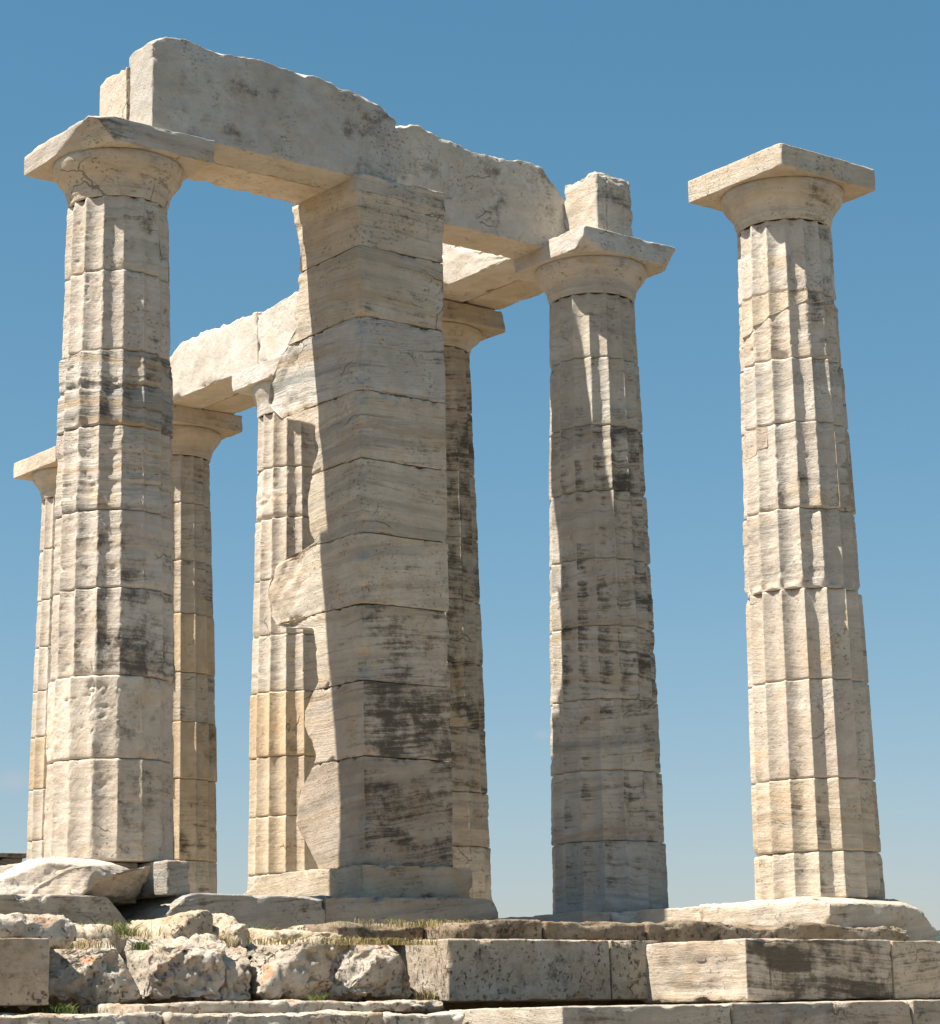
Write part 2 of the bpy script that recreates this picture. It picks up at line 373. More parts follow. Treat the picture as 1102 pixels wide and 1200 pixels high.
def block(name, lo, hi, mat, parent=None, seed=1, r=0.012, rough=0.004, chip=0.02, res=0.04, tint=(1, 1, 1), dirt=0.2, band=0.5,
          cuts=(), shape=None, pits=0.0, groove=0.0, lump=0.0):
    lo = np.array(lo, float); hi = np.array(hi, float); size = hi-lo
    r = min(r, size.min()*0.45)
    V, F = lattice(size, res, max(r, 0.008))
    inn = np.clip(V, r, size-r); d = V-inn; n = np.linalg.norm(d, axis=1, keepdims=True)
    N = d/np.maximum(n, 1e-9); P = inn+N*r
    cnt = (np.abs(d) > r*0.15).sum(1)                  # >1 near an edge
    # distance to nearest edge of the box (second smallest face distance)
    fdist = np.sort(np.minimum(V, size-V), axis=1)[:, 1]
    P = P+lo
    Q = P+seed*5.31
    P = P+N*(rough*fbm(Q, 4.0, 5, seed, .6)*2)[:, None]
    if lump: P = P+N*(lump*fbm(Q, 1.9, 3, seed+40))[:, None]
    ec = np.clip(fbm(Q, 8.0, 5, seed+3, .65)-0.06, 0, 1)
    w = (1-sstep(0.0, 0.012+chip*1.0, fdist))
    dirn = P-(lo+hi)/2; inside = np.where(fdist[:, None] < 0.2, -np.sign(dirn), 0)*(np.minimum(V, size-V) < (0.06+chip))
    P = P+inside*(w*ec*chip*1.5)[:, None]
    if pits:
        pk = fbm(Q, 13.0, 4, seed+6, .6); P = P-N*(pits*np.clip(pk-0.12, 0, 1)*2)[:, None]
    if pits > .02:
        rd = 1-np.abs(fbm(Q, 3.2, 4, seed+55, .6))*3.2; P = P-N*(.045*np.clip(rd, 0, 1)**3)[:, None]
    if groove:
        q = Q*np.array([1.3, 1.3, 15.0]); P = P-N*(groove*np.clip(fbm(q, 1.0, 5, seed+7, .65), 0, 1))[:, None]
    if shape is not None: P = shape(P, V/size, N)
    for (c, nn, rg) in cuts:                            # cut(point, outward normal, roughness)
        nn = np.array(nn, float); nn /= np.linalg.norm(nn); c = np.array(c, float)
        dd = (P-c)@nn + rg*fbm(Q, 5.0, 4, seed+8, .6)
        P = P-np.clip(dd, 0, None)[:, None]*nn
    if parent is None:
        org = np.array([(lo[0]+hi[0])/2, (lo[1]+hi[1])/2, lo[2]])
        o = link_mesh(name, P-org, F, mat); o.location = org
    else:
        o = link_mesh(name, P-np.array(parent.location), F, mat, parent)
    return look(o, tint, dirt, band)

# ------------------------------------------------------------------ terrain, sea and distant hill
def disc(name, mat, R, z, n=48, hole=0, height=None, centre=(0, 0)):
    rr = np.r_[0.01, np.geomspace(1.0, R, n)]; na = 96; th = np.arange(na)/na*PI2
    T, A = np.meshgrid(th, rr); X = np.cos(T)*A+centre[0]; Y = np.sin(T)*A+centre[1]
    V = np.stack([X.ravel(), Y.ravel(), np.full(X.size, float(z))], 1)
    if height is not None: V[:, 2] += height(V, A.ravel())
    idx = np.arange(X.size).reshape(len(rr), na); nx = np.roll(idx, -1, 1)
    F = np.stack([idx[:-1], nx[:-1], nx[1:], idx[1:]], -1).reshape(-1, 4)[:, ::-1]
    o = link_mesh(name, V, F, mat); o['kind'] = 'structure'; return o
disc('sea', SEA, 40000, -62, 40)
disc('ground', GROUND, 220, -2.5, 60, height=lambda V, A: 0.10*fbm(V, 0.6, 4, 5)*sstep(1, 8, A)-70*sstep(75, 215, A)**1.2+1.0*fbm(V, .05, 3, 8)*sstep(25, 60, A))
def hill():
    # a low scrub-covered headland across the water
    c = np.array([-14.02+0.7494*1600, -16.14+0.6612*1600]); n = 90
    u = np.linspace(-1, 1, n); U, W = np.meshgrid(u, u, indexing='ij')
    ax = np.array([0.6612, -0.7494]); ay = np.array([0.7494, 0.6612])
    c = c+ax*500
    X = c[0]+ax[0]*U*700+ay[0]*W*500; Y = c[1]+ax[1]*U*700+ay[1]*W*500
    h = 178*np.clip(1-U**2, 0, 1)**0.7*np.clip(1-W**2, 0, 1)**0.7
    P = np.stack([X.ravel(), Y.ravel(), np.zeros(X.size)], 1)
    h = h.ravel()*(1+0.14*fbm(P, 0.01, 5, 3)); P[:, 2] = -64+h
    i = np.arange(n*n).reshape(n, n)
    F = np.stack([i[:-1, :-1], i[1:, :-1], i[1:, 1:], i[:-1, 1:]], -1).reshape(-1, 4)
    o = link_mesh('hill', P, F, HILL); o['kind'] = 'structure'
hill()

# ------------------------------------------------------------------ columns
S = 2.522
W1 = (1.03, 0.99, 0.93); WARM = (1.02, 0.93, 0.80); GREY = (0.86, 0.88, 0.88); TAN = (0.90, 0.80, 0.66); PALE = (1.10, 1.08, 1.04)
def column(loc, joints, specs, label, seed, na=192, nz=46, rb=0.52, rt=0.40, H=6.17, ab=(0.565, 0.2), ab_kw=None, cap_kw=None, zneck=None, name='doric_column', group='columns of the temple colonnade', base=0):
    t = empty(name, (loc[0], loc[1], base)); tag(t, label, 'column', group)
    js = [j-base for j in joints]
    for k in range(len(js)-1):
        zt, zb = js[k], js[k+1]
        sp = dict(wear=0.35, band=0.5, dirt=0.25, tint=(1, 1, 1)); sp.update(specs.get('all', {})); sp.update(specs.get(k, {}))
        top = zt if k else zt+0.004
        drum(t, zb, top, rb, rt, seed*31+k*3+1, na=na, nz=nz, **sp)
    ck = dict(wear=0.2); ck.update(cap_kw or {})
    c = lathe_profile(t, js[0], H-base-ab[1]+0.004, rt+0.005, ab[0]-0.035, seed, na=na, **ck)
    a = ab[0]; kw = dict(rough=0.003, chip=0.02, res=0.035, r=0.008, band=0.45, dirt=0.12); kw.update(ab_kw or {})
    z0 = H-ab[1]; x, y = loc[0], loc[1]
    b = block('abacus', (x-a, y-a, z0), (x+a, y+a, H), MARBLE, t, seed=seed+90, **kw)
    b.parent = c
    return t

def patch(d, t, rb, rt, th0, th1, zlo0, zlo1, zhi, tint, seed):
    # a clean piece of fluting let into a damaged drum
    n, m = 90, 14; u = np.linspace(0, 1, n); v = np.linspace(0, 1, m)
    U, W = np.meshgrid(u, v); T = np.radians(th0+(th1-th0)*U); zl = zlo0+(zlo1-zlo0)*U; Z = zl+(zhi-zl)*W
    R_ = radius_at(Z, rb, rt); q = (T*16/PI2) % 1.0; r = R_+.004-.05*R_/.46*(1-(2*q-1)**2)+.002*fbm(np.stack([U.ravel()*3, W.ravel(), Z.ravel()], 1), 6, 3, seed).reshape(U.shape)
    V = np.stack([np.cos(T)*r, np.sin(T)*r, Z], -1).reshape(-1, 3); Vi = np.stack([np.cos(T)*(R_-.12), np.sin(T)*(R_-.12), Z], -1).reshape(-1, 3)
    i = np.arange(n*m).reshape(m, n); F = np.stack([i[:-1, :-1], i[:-1, 1:], i[1:, 1:], i[1:, :-1]], -1).reshape(-1, 4)
    b = np.concatenate([i[0, :], i[1:, -1], i[-1, ::-1][1:], i[::-1, 0][1:]]); k = n*m
    F2 = np.stack([b[:-1], b[:-1]+k, b[1:]+k, b[1:]], -1)
    o = link_mesh('repair_patch', np.concatenate([V, Vi]), np.concatenate([F, F2, F[:, ::-1]+k]), MARBLE, d, smooth=False)
    return look(o, tint, .05, .3)
def ledge(T, Z, r, R):          # a plain unfluted collar at the foot of the drum
    k = 1-sstep(.03, .05, Z-Z.min())
    return r*(1-k)+np.minimum(R-.03, r+.02)*k
# lone column at the right
tD = column((0, -S), [5.648, 5.016, 4.431, 3.882, 3.154, 2.488, 1.743, 0.949, 0.371, 0.0], {
    'all': dict(wear=.3, band=.5, dirt=.18, tint=(1.0, .97, .92)),
    0: dict(wear=.42, band=.2, dirt=.22, tint=(1.0, .98, .94)), 1: dict(wear=.55, band=.45, dirt=.42, tint=(1.02, .95, .86)), 2: dict(wear=.18, band=.6, dirt=.28),
    3: dict(wear=.42, band=.45, dirt=.30), 4: dict(wear=.34, band=.55, dirt=.12, extra=ledge), 5: dict(wear=.07, band=.35, dirt=.14, grow=.0, tint=(1.02, .97, .90)),
    6: dict(wear=.08, band=.3, dirt=.12, tint=(1.0, .95, .88)), 7: dict(wear=.16, band=.5, dirt=.14, tint=(1.0, .91, .78)), 8: dict(wear=.2, band=.6, dirt=.1, tint=(1.0, .94, .84))},
    'free-standing fluted marble column at the right, carrying only its square capital', 3, na=224, nz=52,
    ab_kw=dict(chip=.008, tint=(1.0, .94, .84), dirt=.08, band=.5), cap_kw=dict(wear=.08, tint=(1.0, .95, .86)))
tD.location.x += .026; tD.location.y -= .02; tD.rotation_euler = (-.02/6.17, -.026/6.17, 0)
dr = [c for c in tD.children if c.name.startswith('column_drum')]
patch(dr[1], tD, .52, .40, -222, -112, 4.64, 4.93, 5.008, (1.04, .96, .84), 1)
patch(dr[3], tD, .52, .40, -222, -170, 3.60, 3.70, 3.874, (1.04, .96, .86), 2)
patch(dr[3], tD, .52, .40, -90, -30, 3.17, 3.17, 3.80, (.78, .68, .55), 3)
# column that carries the broken end of the cross beam
ca = 0.565
column((0, 0), [5.653, 5.038, 4.391, 3.784, 3.154, 2.541, 1.882, 1.247, 0.628, 0.0], {
    'all': dict(wear=.3, band=.7, dirt=.36, tint=(.93, .91, .86)),
    0: dict(wear=.2, band=.5, dirt=.1, tint=(.96, .94, .88)), 1: dict(wear=.35, band=.6, dirt=.18, tint=(.9, .9, .86)), 2: dict(wear=.3, dirt=.75, tint=(.88, .85, .79)), 3: dict(wear=.3, dirt=.45),
    4: dict(wear=.35, dirt=.5), 5: dict(wear=.4, dirt=.68, band=1), 6: dict(wear=.3, dirt=.3, band=.9), 7: dict(wear=.28, dirt=.42, band=.9), 8: dict(wear=.3, dirt=.25, band=.8, tint=(.84, .87, .88))},
    'weathered fluted column carrying the right end of the front cross beam, mostly in shade', 5, na=208, nz=50, H=6.17,
    ab_kw=dict(chip=.02, rough=.004, dirt=.15, cuts=(((-.54, -.54, 6.04), (-.4, -.75, -.8), .012), ((.55, -.55, 6.10), (.5, -.5, -.5), .012), ((-.45, .56, 6.1), (-.6, .7, -.1), .012))), cap_kw=dict(wear=.4, dirt=.2))
column((0, S), [5.762, 5.116, 4.471, 3.8, 3.174, 2.547, 1.904, 1.278, 0.757, 0.0], {
    'all': dict(wear=.35, band=.6, dirt=.62, tint=(.86, .80, .70)), 6: dict(dirt=.6), 7: dict(dirt=.3, wear=.5), 8: dict(dirt=.25, wear=.6)},
    'dark lichen-stained fluted column half hidden behind the tall wall pier', 7, na=160, nz=36,
    ab_kw=dict(chip=.02, rough=.004, tint=(.9, .82, .7), cuts=(((.53, 2.0, 6.1), (1, -.6, .2), .03),)), cap_kw=dict(wear=.4, tint=(.92, .86, .76)))
column((0, 2*S), [5.623, 5.012, 4.445, 3.781, 3.171, 2.559, 1.873, 1.249, 0.649, 0.0], {
    'all': dict(wear=.3, band=.4, dirt=.2, tint=(1.0, .96, .9)), 0: dict(wear=.35), 1: dict(wear=.75, band=.3, dirt=.35, under=.03), 2: dict(wear=.35), 3: dict(wear=.15, dirt=.1), 4: dict(wear=.3, band=.7),
    5: dict(wear=.06, band=.1, dirt=.05, tint=(1.0, .86, .66), grow=.012), 6: dict(wear=.12, band=.3, dirt=.1, tint=(.98, .88, .72)), 7: dict(wear=.12, band=.3, dirt=.1, tint=(.98, .88, .72))},
    'fluted column under the joint of the rear beams, seen left of the wall pier', 9, na=160, nz=36, cap_kw=dict(wear=.15), ab=(.50, .2), ab_kw=dict(chip=.02))
column((0, 3*S), [5.647, 5.074, 4.385, 3.764, 3.08, 2.511, 1.861, 0.942, 0.0], {
    'all': dict(wear=.25, band=.6, dirt=.25, tint=(.92, .86, .76)), 0: dict(wear=.5, band=.8), 3: dict(wear=.05, band=.05, dirt=.05, tint=(.92, .78, .58), grow=.01),
    5: dict(wear=.05, band=.1, dirt=.25, tint=(.86, .74, .58), grow=.01), 6: dict(wear=.15, band=.5, dirt=.4, tint=(.9, .78, .6))},
    'brownish patched column under the far end of the rear beam, partly behind the front left column', 11, na=160, nz=36,
    cap_kw=dict(wear=.1, tint=(.95, .87, .75)), ab_kw=dict(chip=.015, tint=(.95, .86, .74), dirt=.15))
column((0, 4*S), [5.632, 4.978, 4.33, 3.741, 3.19, 2.622, 1.977, 1.359, 0.727, 0.0], {
    'all': dict(wear=.22, band=.4, dirt=.15, tint=(1.0, .96, .90)), 2: dict(wear=.45), 5: dict(tint=(1, .88, .7), wear=.08)},
    'farthest column at the left edge, with a clean pale square capital and no beam', 13, na=144, nz=30,
    cap_kw=dict(wear=.06, tint=(1.03, .97, .88)), ab_kw=dict(chip=.01, tint=(1.06, 1.0, .9), dirt=.02, band=.15))
# big worn column at front left
xa = -5.07
tA = column((xa, 0), [5.559, 4.939, 4.287, 3.673, 3.002, 2.394, 1.717, 1.085, 0.32], {
    'all': dict(wear=.5, band=.5, dirt=.22, tint=(1.0, .96, .91), flute=.05),
    0: dict(wear=.34, band=.4, dirt=.12, tint=(.97, .95, .9)), 1: dict(wear=.42, band=.35, dirt=.12), 2: dict(wear=.55, band=1.4, dirt=.45, grow=.012, tint=(.96, .94, .90)), 3: dict(wear=.6, band=1.0, dirt=.25, grow=.005), 4: dict(wear=.5, band=.4, dirt=.3),
    5: dict(wear=.62, band=.35, dirt=.66), 6: dict(wear=.8, band=.1, dirt=.22, tint=(1, .94, .86), flute=.036), 7: dict(wear=.45, band=.3, dirt=.36, tint=(1.0, .94, .86), flute=.036)},
    'thick heavily worn column at the front left under the end of the cross beam', 17, na=224, nz=60, rb=0.500, rt=0.398, H=6.11, group='columns of the inner porch', base=.32,
    ab_kw=dict(chip=.018, rough=.004, dirt=.3, band=.7, tint=(.90, .89, .86), cuts=(((xa-.44, -.56, 5.99), (-.8, -.25, -.75), .012), ((xa-.56, .2, 6.08), (-.8, .0, .8), .02), ((xa-.5, -.56, 6.07), (-.3, -.5, 1), .01))),
    cap_kw=dict(wear=.3, tint=(.98, .94, .86), dirt=.25))

tA.location.x += .024; tA.location.y -= .018

# ------------------------------------------------------------------ the tall wall pier (anta)
def pier():
    t = empty('wall_pier', (-2.53, 0, 0.34)); tag(t, 'tall square pier of stacked blocks with a ragged broken left edge', 'pier')
    zc = [6.19, 5.551, 4.935, 4.291, 3.699, 3.071, 2.479, 1.839, 1.221, 0.34]
    cont = np.array([(6.19, .55), (6.03, .51), (5.78, .45), (5.40, .49), (5.157, .56), (5.08, .50), (4.69, .92), (4.475, .98), (4.30, .76), (4.11, .25), (3.88, .23), (3.68, .33), (3.46, .39), (3.23, .35),
                     (3.085, .24), (3.063, .57), (3.0, .88), (2.81, .98), (2.57, .94), (2.44, .80), (2.38, .30), (2.2, .275), (1.9, .23), (1.71, .42), (1.57, .45), (1.335, .28), (1.27, .25), (1.0, .51), (.79, .56), (.57, .42), (.417, .28), (.34, .22)])[::-1]
    spec = [dict(tint=(.98, .92, .82), dirt=.2), dict(tint=(.95, .9, .8), dirt=.18), dict(tint=(.90, .92, .92), dirt=.08, band=1.1), dict(tint=(.95, .90, .82), dirt=.1, band=.9), dict(tint=(.95, .91, .82), dirt=.08, band=.8),
            dict(tint=(1.0, .95, .86), dirt=.08, band=.7), dict(tint=(.95, .90, .82), dirt=.55, band=.8), dict(tint=(.90, .84, .76), dirt=.75, band=.8), dict(tint=(.74, .67, .59), dirt=.55, band=.6)]
    x0, x1, y0 = -2.975, -2.085, -.455
    zd = np.linspace(.2, 6.3, 1221); ed = np.interp(zd, cont[:, 0], cont[:, 1])
    ed = np.where(ed < .45, ed-.03, ed); kr = np.hanning(19); kr /= kr.sum(); ed = np.convolve(np.pad(ed, 9, 'edge'), kr, 'valid')
    for k in range(9):
        zt, zb = zc[k], zc[k+1]
        ym = np.interp(np.linspace(zb, zt, 20), cont[:, 0], cont[:, 1]).max()+.02
        def shape(P, U, N, k=k, ym=ym, zb=zb, zt=zt):
            ext = np.interp(P[:, 2], zd, ed)+(.03 if k else .008)*fbm(P, 7, 5, 60+k, .6)
            f = np.clip((P[:, 1]-y0)/(ym-y0), 0, 1)
            P = P.copy(); P[:, 1] = P[:, 1]-f*(ym-ext)*sstep(0, .3, f)
            back = sstep(.15, .5, P[:, 1])                       # broken core thins towards the back
            P[:, 0] += -N[:, 0]*back*0.05*(fbm(P, 4.5, 4, 70+k, .6)+.35)*sstep(.2, .6, P[:, 1])
            cd = np.hypot(P[:, 0]-x0, P[:, 1]-y0); cn = np.stack([P[:, 0]*0, P[:, 1]*0, P[:, 2]], 1)
            cc = .10*np.clip(fbm(cn, 4.5, 4, 90, .65)-.02, 0, .5)*(1-sstep(.0, .10, cd)); P[:, 0] += cc; P[:, 1] += cc
            if k == 0:                                           # pilaster capital: thin flaring mouldings
                dz = P[:, 2]
                g = 0.018*sstep(5.78, 5.82, dz)+0.022*sstep(5.95, 6.02, dz)
                P[:, 0] += np.where(P[:, 0] < -2.5, -g, g*.5); P[:, 1] -= np.where(P[:, 1] < -.2, g*.6, 0)
            return P
        kw = dict(dirt=.2, band=.75, tint=(.95, .92, .85)); kw.update(spec[k])
        block('wall_block', (x0, y0, zb+.003), (x1, ym, zt-.003), MARBLE, t, seed=200+k*7, r=.007, rough=.004, chip=.03, res=.026, groove=.003, shape=shape, **kw)
pier()

# ------------------------------------------------------------------ architrave beams
def topline(pts, seed, zb, amp=.03):
    pts = np.array(pts)
    def f(P, U, N):
        P = P.copy()
        zt = np.interp(P[:, 0], pts[:, 0], pts[:, 1])
        t0 = P[:, 2].max()
        h = (P[:, 2]-zb)/(t0-zb)
        rag = amp*(fbm(P*np.array([1, 1, .3]), 2.2, 4, seed, .5)*1.6)
        edge = np.minimum(P[:, 1]-P[:, 1].min(), P[:, 1].max()-P[:, 1])
        rag -= amp*1.3*(1-sstep(0, .08, edge))*np.clip(.3+fbm(P, 4, 4, seed+1, .55)*1.5, 0, 2)
        P[:, 2] = zb+h*(zt-zb)+sstep(.80, 1, h)*rag
        return P
    return f
BG = 'broken architrave beams'
o = block('architrave_beam', (-4.98, -.43, 6.155), (-2.545, -.035, 7.02), MARBLE, seed=301, r=.01, rough=.008, chip=.03, res=.03, dirt=.24, band=.12, tint=(.84, .85, .84),
          shape=topline([(-5, 6.90), (-4.9, 6.97), (-4.6, 7.0), (-4.0, 7.0), (-3.4, 6.99), (-2.95, 6.97), (-2.75, 6.90), (-2.6, 6.80), (-2.5, 6.72)], 31, 6.155, .035))
tag(o, 'large grey-faced architrave block spanning from the front left column to the wall pier, nearest the viewer', 'stone beam', BG)
o = block('architrave_beam', (-4.985, -.015, 6.16), (-2.50, .44, 6.93), MARBLE, seed=302, r=.01, rough=.006, chip=.05, res=.045, dirt=.05, band=.3, tint=(1.05, 1.0, .93),
          shape=topline([(-5, 6.87), (-4.6, 6.9), (-2.4, 6.8)], 33, 6.16, .05))
tag(o, 'backing beam behind the large grey-faced block, its lower broken end showing at the far left', 'stone beam', BG)
o = block('architrave_beam', (-2.53, .02, 6.12), (-.27, .47, 7.0), MARBLE, seed=303, r=.012, rough=.010, chip=.04, res=.03, dirt=.24, band=.12, tint=(1.06, 1.03, .98),
          shape=topline([(-2.5, 6.99), (-2.2, 6.97), (-1.95, 7.0), (-1.66, 6.97), (-1.4, 6.93), (-1.07, 6.93), (-.77, 6.97), (-.56, 6.96), (-.46, 6.86), (-.31, 6.70), (-.2, 6.6)], 35, 6.12, .05))
tag(o, 'ragged-topped beam between the wall pier and the column in the middle right', 'stone beam', BG)
o = block('beam_fragment', (-.30, -.46, 6.175), (.14, .01, 6.80), MARBLE, seed=304, r=.02, rough=.008, chip=.05, res=.03, dirt=.15, band=.3, tint=(1, .97, .9),
          shape=lambda P, U, N: np.stack([P[:, 0]+.03*np.where(np.abs(P[:, 0]+.13) < .03, N[:, 1], 0), P[:, 1], P[:, 2]-np.clip((P[:, 2]-6.2)*1.2, 0, 1)*(.03+.06*fbm(P, 5, 4, 3)+.06*np.clip((-.40-P[:, 1])*8, 0, 1))], 1))
tag(o, 'short upright stump of beam standing on the capital of the middle right column', 'stone fragment')
def topline_y(pts, seed, zb, amp=.03):
    g = topline(pts, seed, zb, amp)
    def f(P, U, N):
        Q = P[:, [1, 0, 2]]; Q = g(Q, U, N); return Q[:, [1, 0, 2]]
    return f
o = block('architrave_beam', (-.47, 5.06, 6.17), (.0, 7.56, 6.86), MARBLE, seed=305, r=.012, rough=.006, chip=.05, res=.045, dirt=.0, band=.05, tint=(1.04, 1.04, 1.02),
          shape=topline_y([(4.9, 6.80), (5.4, 6.80), (5.9, 6.81), (6.8, 6.82), (6.9, 6.72), (7.6, 6.68)], 37, 6.17, .05))
tag(o, 'bright white beam on the two far columns, stepping down at its left end', 'stone beam', BG)
o = block('architrave_beam', (.02, 5.06, 6.175), (.47, 7.56, 6.75), MARBLE, seed=306, r=.012, rough=.006, chip=.04, res=.06, dirt=.05, band=.3, tint=(1.0, .95, .86))
tag(o, 'inner backing beam behind the bright white far beam, showing only from below', 'stone beam', BG)
o = block('architrave_beam', (-.475, S+.02, 6.17), (.0, 5.04, 6.90), MARBLE, seed=307, r=.012, rough=.006, chip=.05, res=.045, dirt=.0, band=.05, tint=(1.04, 1.04, 1.02),
          shape=topline_y([(2.5, 6.85), (4.0, 6.82), (4.9, 6.78), (5.1, 6.78)], 39, 6.17, .05))
tag(o, 'white beam running behind the wall pier towards the far columns', 'stone beam', BG)
o = block('architrave_beam', (.02, S+.02, 6.175), (.47, 5.04, 6.75), MARBLE, seed=308, r=.012, rough=.006, chip=.04, res=.06, dirt=.05, band=.3, tint=(1.0, .95, .86))
tag(o, 'backing beam hidden behind the wall pier on the inner side of the white beam', 'stone beam', BG)
o = block('architrave_beam', (-.475, .50, 6.18), (.0, S, 6.86), MARBLE, seed=309, r=.012, rough=.008, chip=.07, res=.035, dirt=.0, band=.15, tint=(1.02, 1.0, .97),
          shape=topline_y([(.45, 6.22), (.66, 6.26), (1.18, 6.46), (1.72, 6.72), (2.0, 6.80), (2.6, 6.8)], 41, 6.18, .07))
tag(o, 'sunlit broken beam seen through the gap between the pier and the middle right column, sloping down at its right end', 'stone beam', BG)
o = block('architrave_beam', (.02, .50, 6.18), (.47, S, 6.62), MARBLE, seed=310, r=.012, rough=.008, chip=.05, res=.05, dirt=.05, band=.4, tint=(1.0, .93, .82))
tag(o, 'right-hand backing beam whose tan underside shows left of the middle right capital', 'stone beam', BG)

# ------------------------------------------------------------------ stylobate and steps
G1 = 'stylobate slabs under the colonnade'
def slab(lo, hi, label, seed, name='stylobate_slab', cat='stone slab', group=G1, mat=MARBLE, **kw):
    k = dict(r=.012, rough=.008, chip=.04, res=.045, dirt=.25, band=.5, tint=(.9, .88, .82), groove=.006); k.update(kw)
    o = block(name, lo, hi, mat, seed=seed, **k); tag(o, label, cat, group); return o
for k, (y, lab) in enumerate([(0, 'pale slab directly under the shaded middle right column'), (S, 'slab under the stained column behind the pier'), (2*S, 'slab under the column left of the pier'),
                               (3*S, 'slab under the brownish patched column'), (4*S, 'slab under the farthest left column')]):
    slab((-.85, y-.62 if k == 0 else y-S/2+.004, -.30), (.85, y+S/2-.004, -.003 if k else .0), lab, 400+k, res=.08)
slab((-.60, -3.25, -.38), (.62, -1.78, .002), 'broken slab under the free-standing right column, sunlit on its rough left end', 410, res=.03, rough=.012, chip=.06, dirt=.14, tint=(.98, .93, .85), pits=.012,
     cuts=(((.1, -3.2, -.01), (.25, -.45, 1.0), .03), ((0, -3.02, 0), (0, -.26, 1), .01), ((.40, -3.2, -.06), (.9, 0, .95), .03), ((-.6, -3.0, -.03), (-1, 0, .9), .02)))
slab((-.55, -1.76, -.235), (.85, -.64, -.01), 'slab between the middle right column and the free-standing one', 411, res=.04, chip=.06, dirt=.1, tint=(1, .95, .86))
# step course 1: low dark weathered course
G2 = 'blocks of the low upper step'
xs = [-5.27, -4.28, -3.55, -2.6, -1.35, .13]; tops = [-.265, -.245, -.25, -.25, -.23, -.215]
labs = ['leftmost block of the thin rough upper step, with a crumbling grassy end', 'second block from the left in the thin rough upper step', 'block of the thin rough upper step below the gap right of the pier',
        'block of the thin rough upper step below the shaded column', 'rightmost block of the thin rough upper step, under the free-standing column']
for k in range(5):
    zt = tops[k]
    slab((xs[k]+.004 if k else -4.99, -3.4+.01*(k % 2) if k else -3.02, -.40), (xs[k+1]-.004, -2.3, zt+.03), labs[k], 420+k, name='hewn_block', cat='stone block', group=G2, mat=POROUS, rough=.012, chip=.05, pits=.015, r=.03, res=.03,
         tint=(.54, .49, .42), dirt=.4, band=.3, shape=lambda P, U, N, k=k: np.stack([P[:, 0], P[:, 1], P[:, 2]-U[:, 2]*(.02-.05*fbm(P, 1.7, 3, 5))], 1))
G3 = 'large blocks of the second step'
def stepb(lo, hi, lab, seed, **kw):
    k = dict(name='hewn_block', cat='stone block', group=G3, mat=MARBLE, rough=.006, chip=.03, r=.01, res=.035, tint=(.9, .86, .78), dirt=.5, band=.6, groove=.004); k.update(kw)
    return slab(lo, hi, lab, seed, **k)
stepb((-2.725, -4.50, -.795), (-1.305, -3.40, -.387), 'large corner block of the second step, bright on its left end and shaded in front', 440, tint=(.92, .85, .76), dirt=.8, band=.7, pits=.004,  # high dirt level also paints shade into the front face
      shape=lambda P, U, N: P+np.stack([.035*(P[:, 0] < -2.6)*sstep(-.755, -.735, P[:, 2])*(1-sstep(-.53, -.50, P[:, 2]))*sstep(-4.42, -4.38, P[:, 1])*(1-sstep(-3.75, -3.6, P[:, 1]))*(.6+1.2*fbm(P, 7, 4, 5, .65)), P[:, 0]*0, P[:, 0]*0], 1))
stepb((-1.295, -4.505, -.795), (-.45, -3.40, -.392), 'second step block at the right edge of the picture, beside the big corner block', 441, tint=(.95, .88, .76), band=.9)
stepb((-.44, -4.50, -.795), (.9, -3.40, -.392), 'second step block just outside to the right', 442, res=.07)
stepb((-4.46, -3.50, -.765), (-3.055, -2.5, -.362), 'pale-ended middle block of the second step, right of the rubble blocks', 443, mat=POROUS, tint=(.98, .95, .9), dirt=.22, band=.1, rough=.006, pits=.006)
stepb((-3.045, -3.505, -.765), (-2.60, -2.5, -.358), 'narrow block of the second step touching the bright end of the corner block', 444, mat=POROUS, tint=(.9, .86, .78), dirt=.2, band=.2, pits=.008)
# rubble of the second step on the left
G4 = 'eroded rubble blocks of the second step'
def rock(lo, hi, lab, seed, **kw):
    k = dict(name='rubble_block', cat='stone block', group=G4, mat=POROUS, r=.045, rough=.028, chip=.07, pits=.05, lump=.05, res=.018, tint=(.98, .96, .93), dirt=.25, band=.0, groove=0); k.update(kw)
    return slab(lo, hi, lab, seed, **k)
rock((-7.40, -3.16, -.75), (-6.555, -2.4, -.345), 'leftmost rubble block, pitted and sloping, beside the smooth grey block', 450, cuts=(((-6.95, -3.10, -.50), (-.35, -.75, .9), .06), ((-6.62, -3.14, -.6), (.9, -.3, .5), .03), ((-7.1, -3.1, -.5), (-.9, -.5, .9), .05)))
rock((-6.545, -3.12, -.75), (-5.93, -2.4, -.335), 'second rubble block from the left, pitted, with a pinkish top', 451, cuts=(((-6.40, -3.08, -.5), (-.9, -.6, .35), .04), ((-6.2, -3.06, -.46), (-.2, -.8, .9), .06)))
rock((-5.925, -3.10, -.785), (-5.70, -2.4, -.385), 'small narrow upright stone wedged between two rubble blocks', 452, r=.05, cuts=(((-5.82, -3.06, -.5), (-.3, -.8, .7), .03),))
rock((-5.695, -3.15, -.74), (-5.09, -2.4, -.345), 'third rubble block, dark and orange-topped, undercut at its base', 453, dirt=.3, cuts=(((-5.4, -3.14, -.67), (.2, -.7, -.7), .03), ((-5.55, -3.08, -.48), (-.6, -.7, .7), .05)))
rock((-5.08, -3.15, -.735), (-4.47, -2.4, -.335), 'right rubble block leaning against the pale-ended block', 454, cuts=(((-4.58, -3.1, -.45), (.9, -.25, .5), .03), ((-4.88, -3.10, -.5), (-.7, -.8, .5), .05), ((-4.75, -3.1, -.42), (0, -.7, 1), .04)))
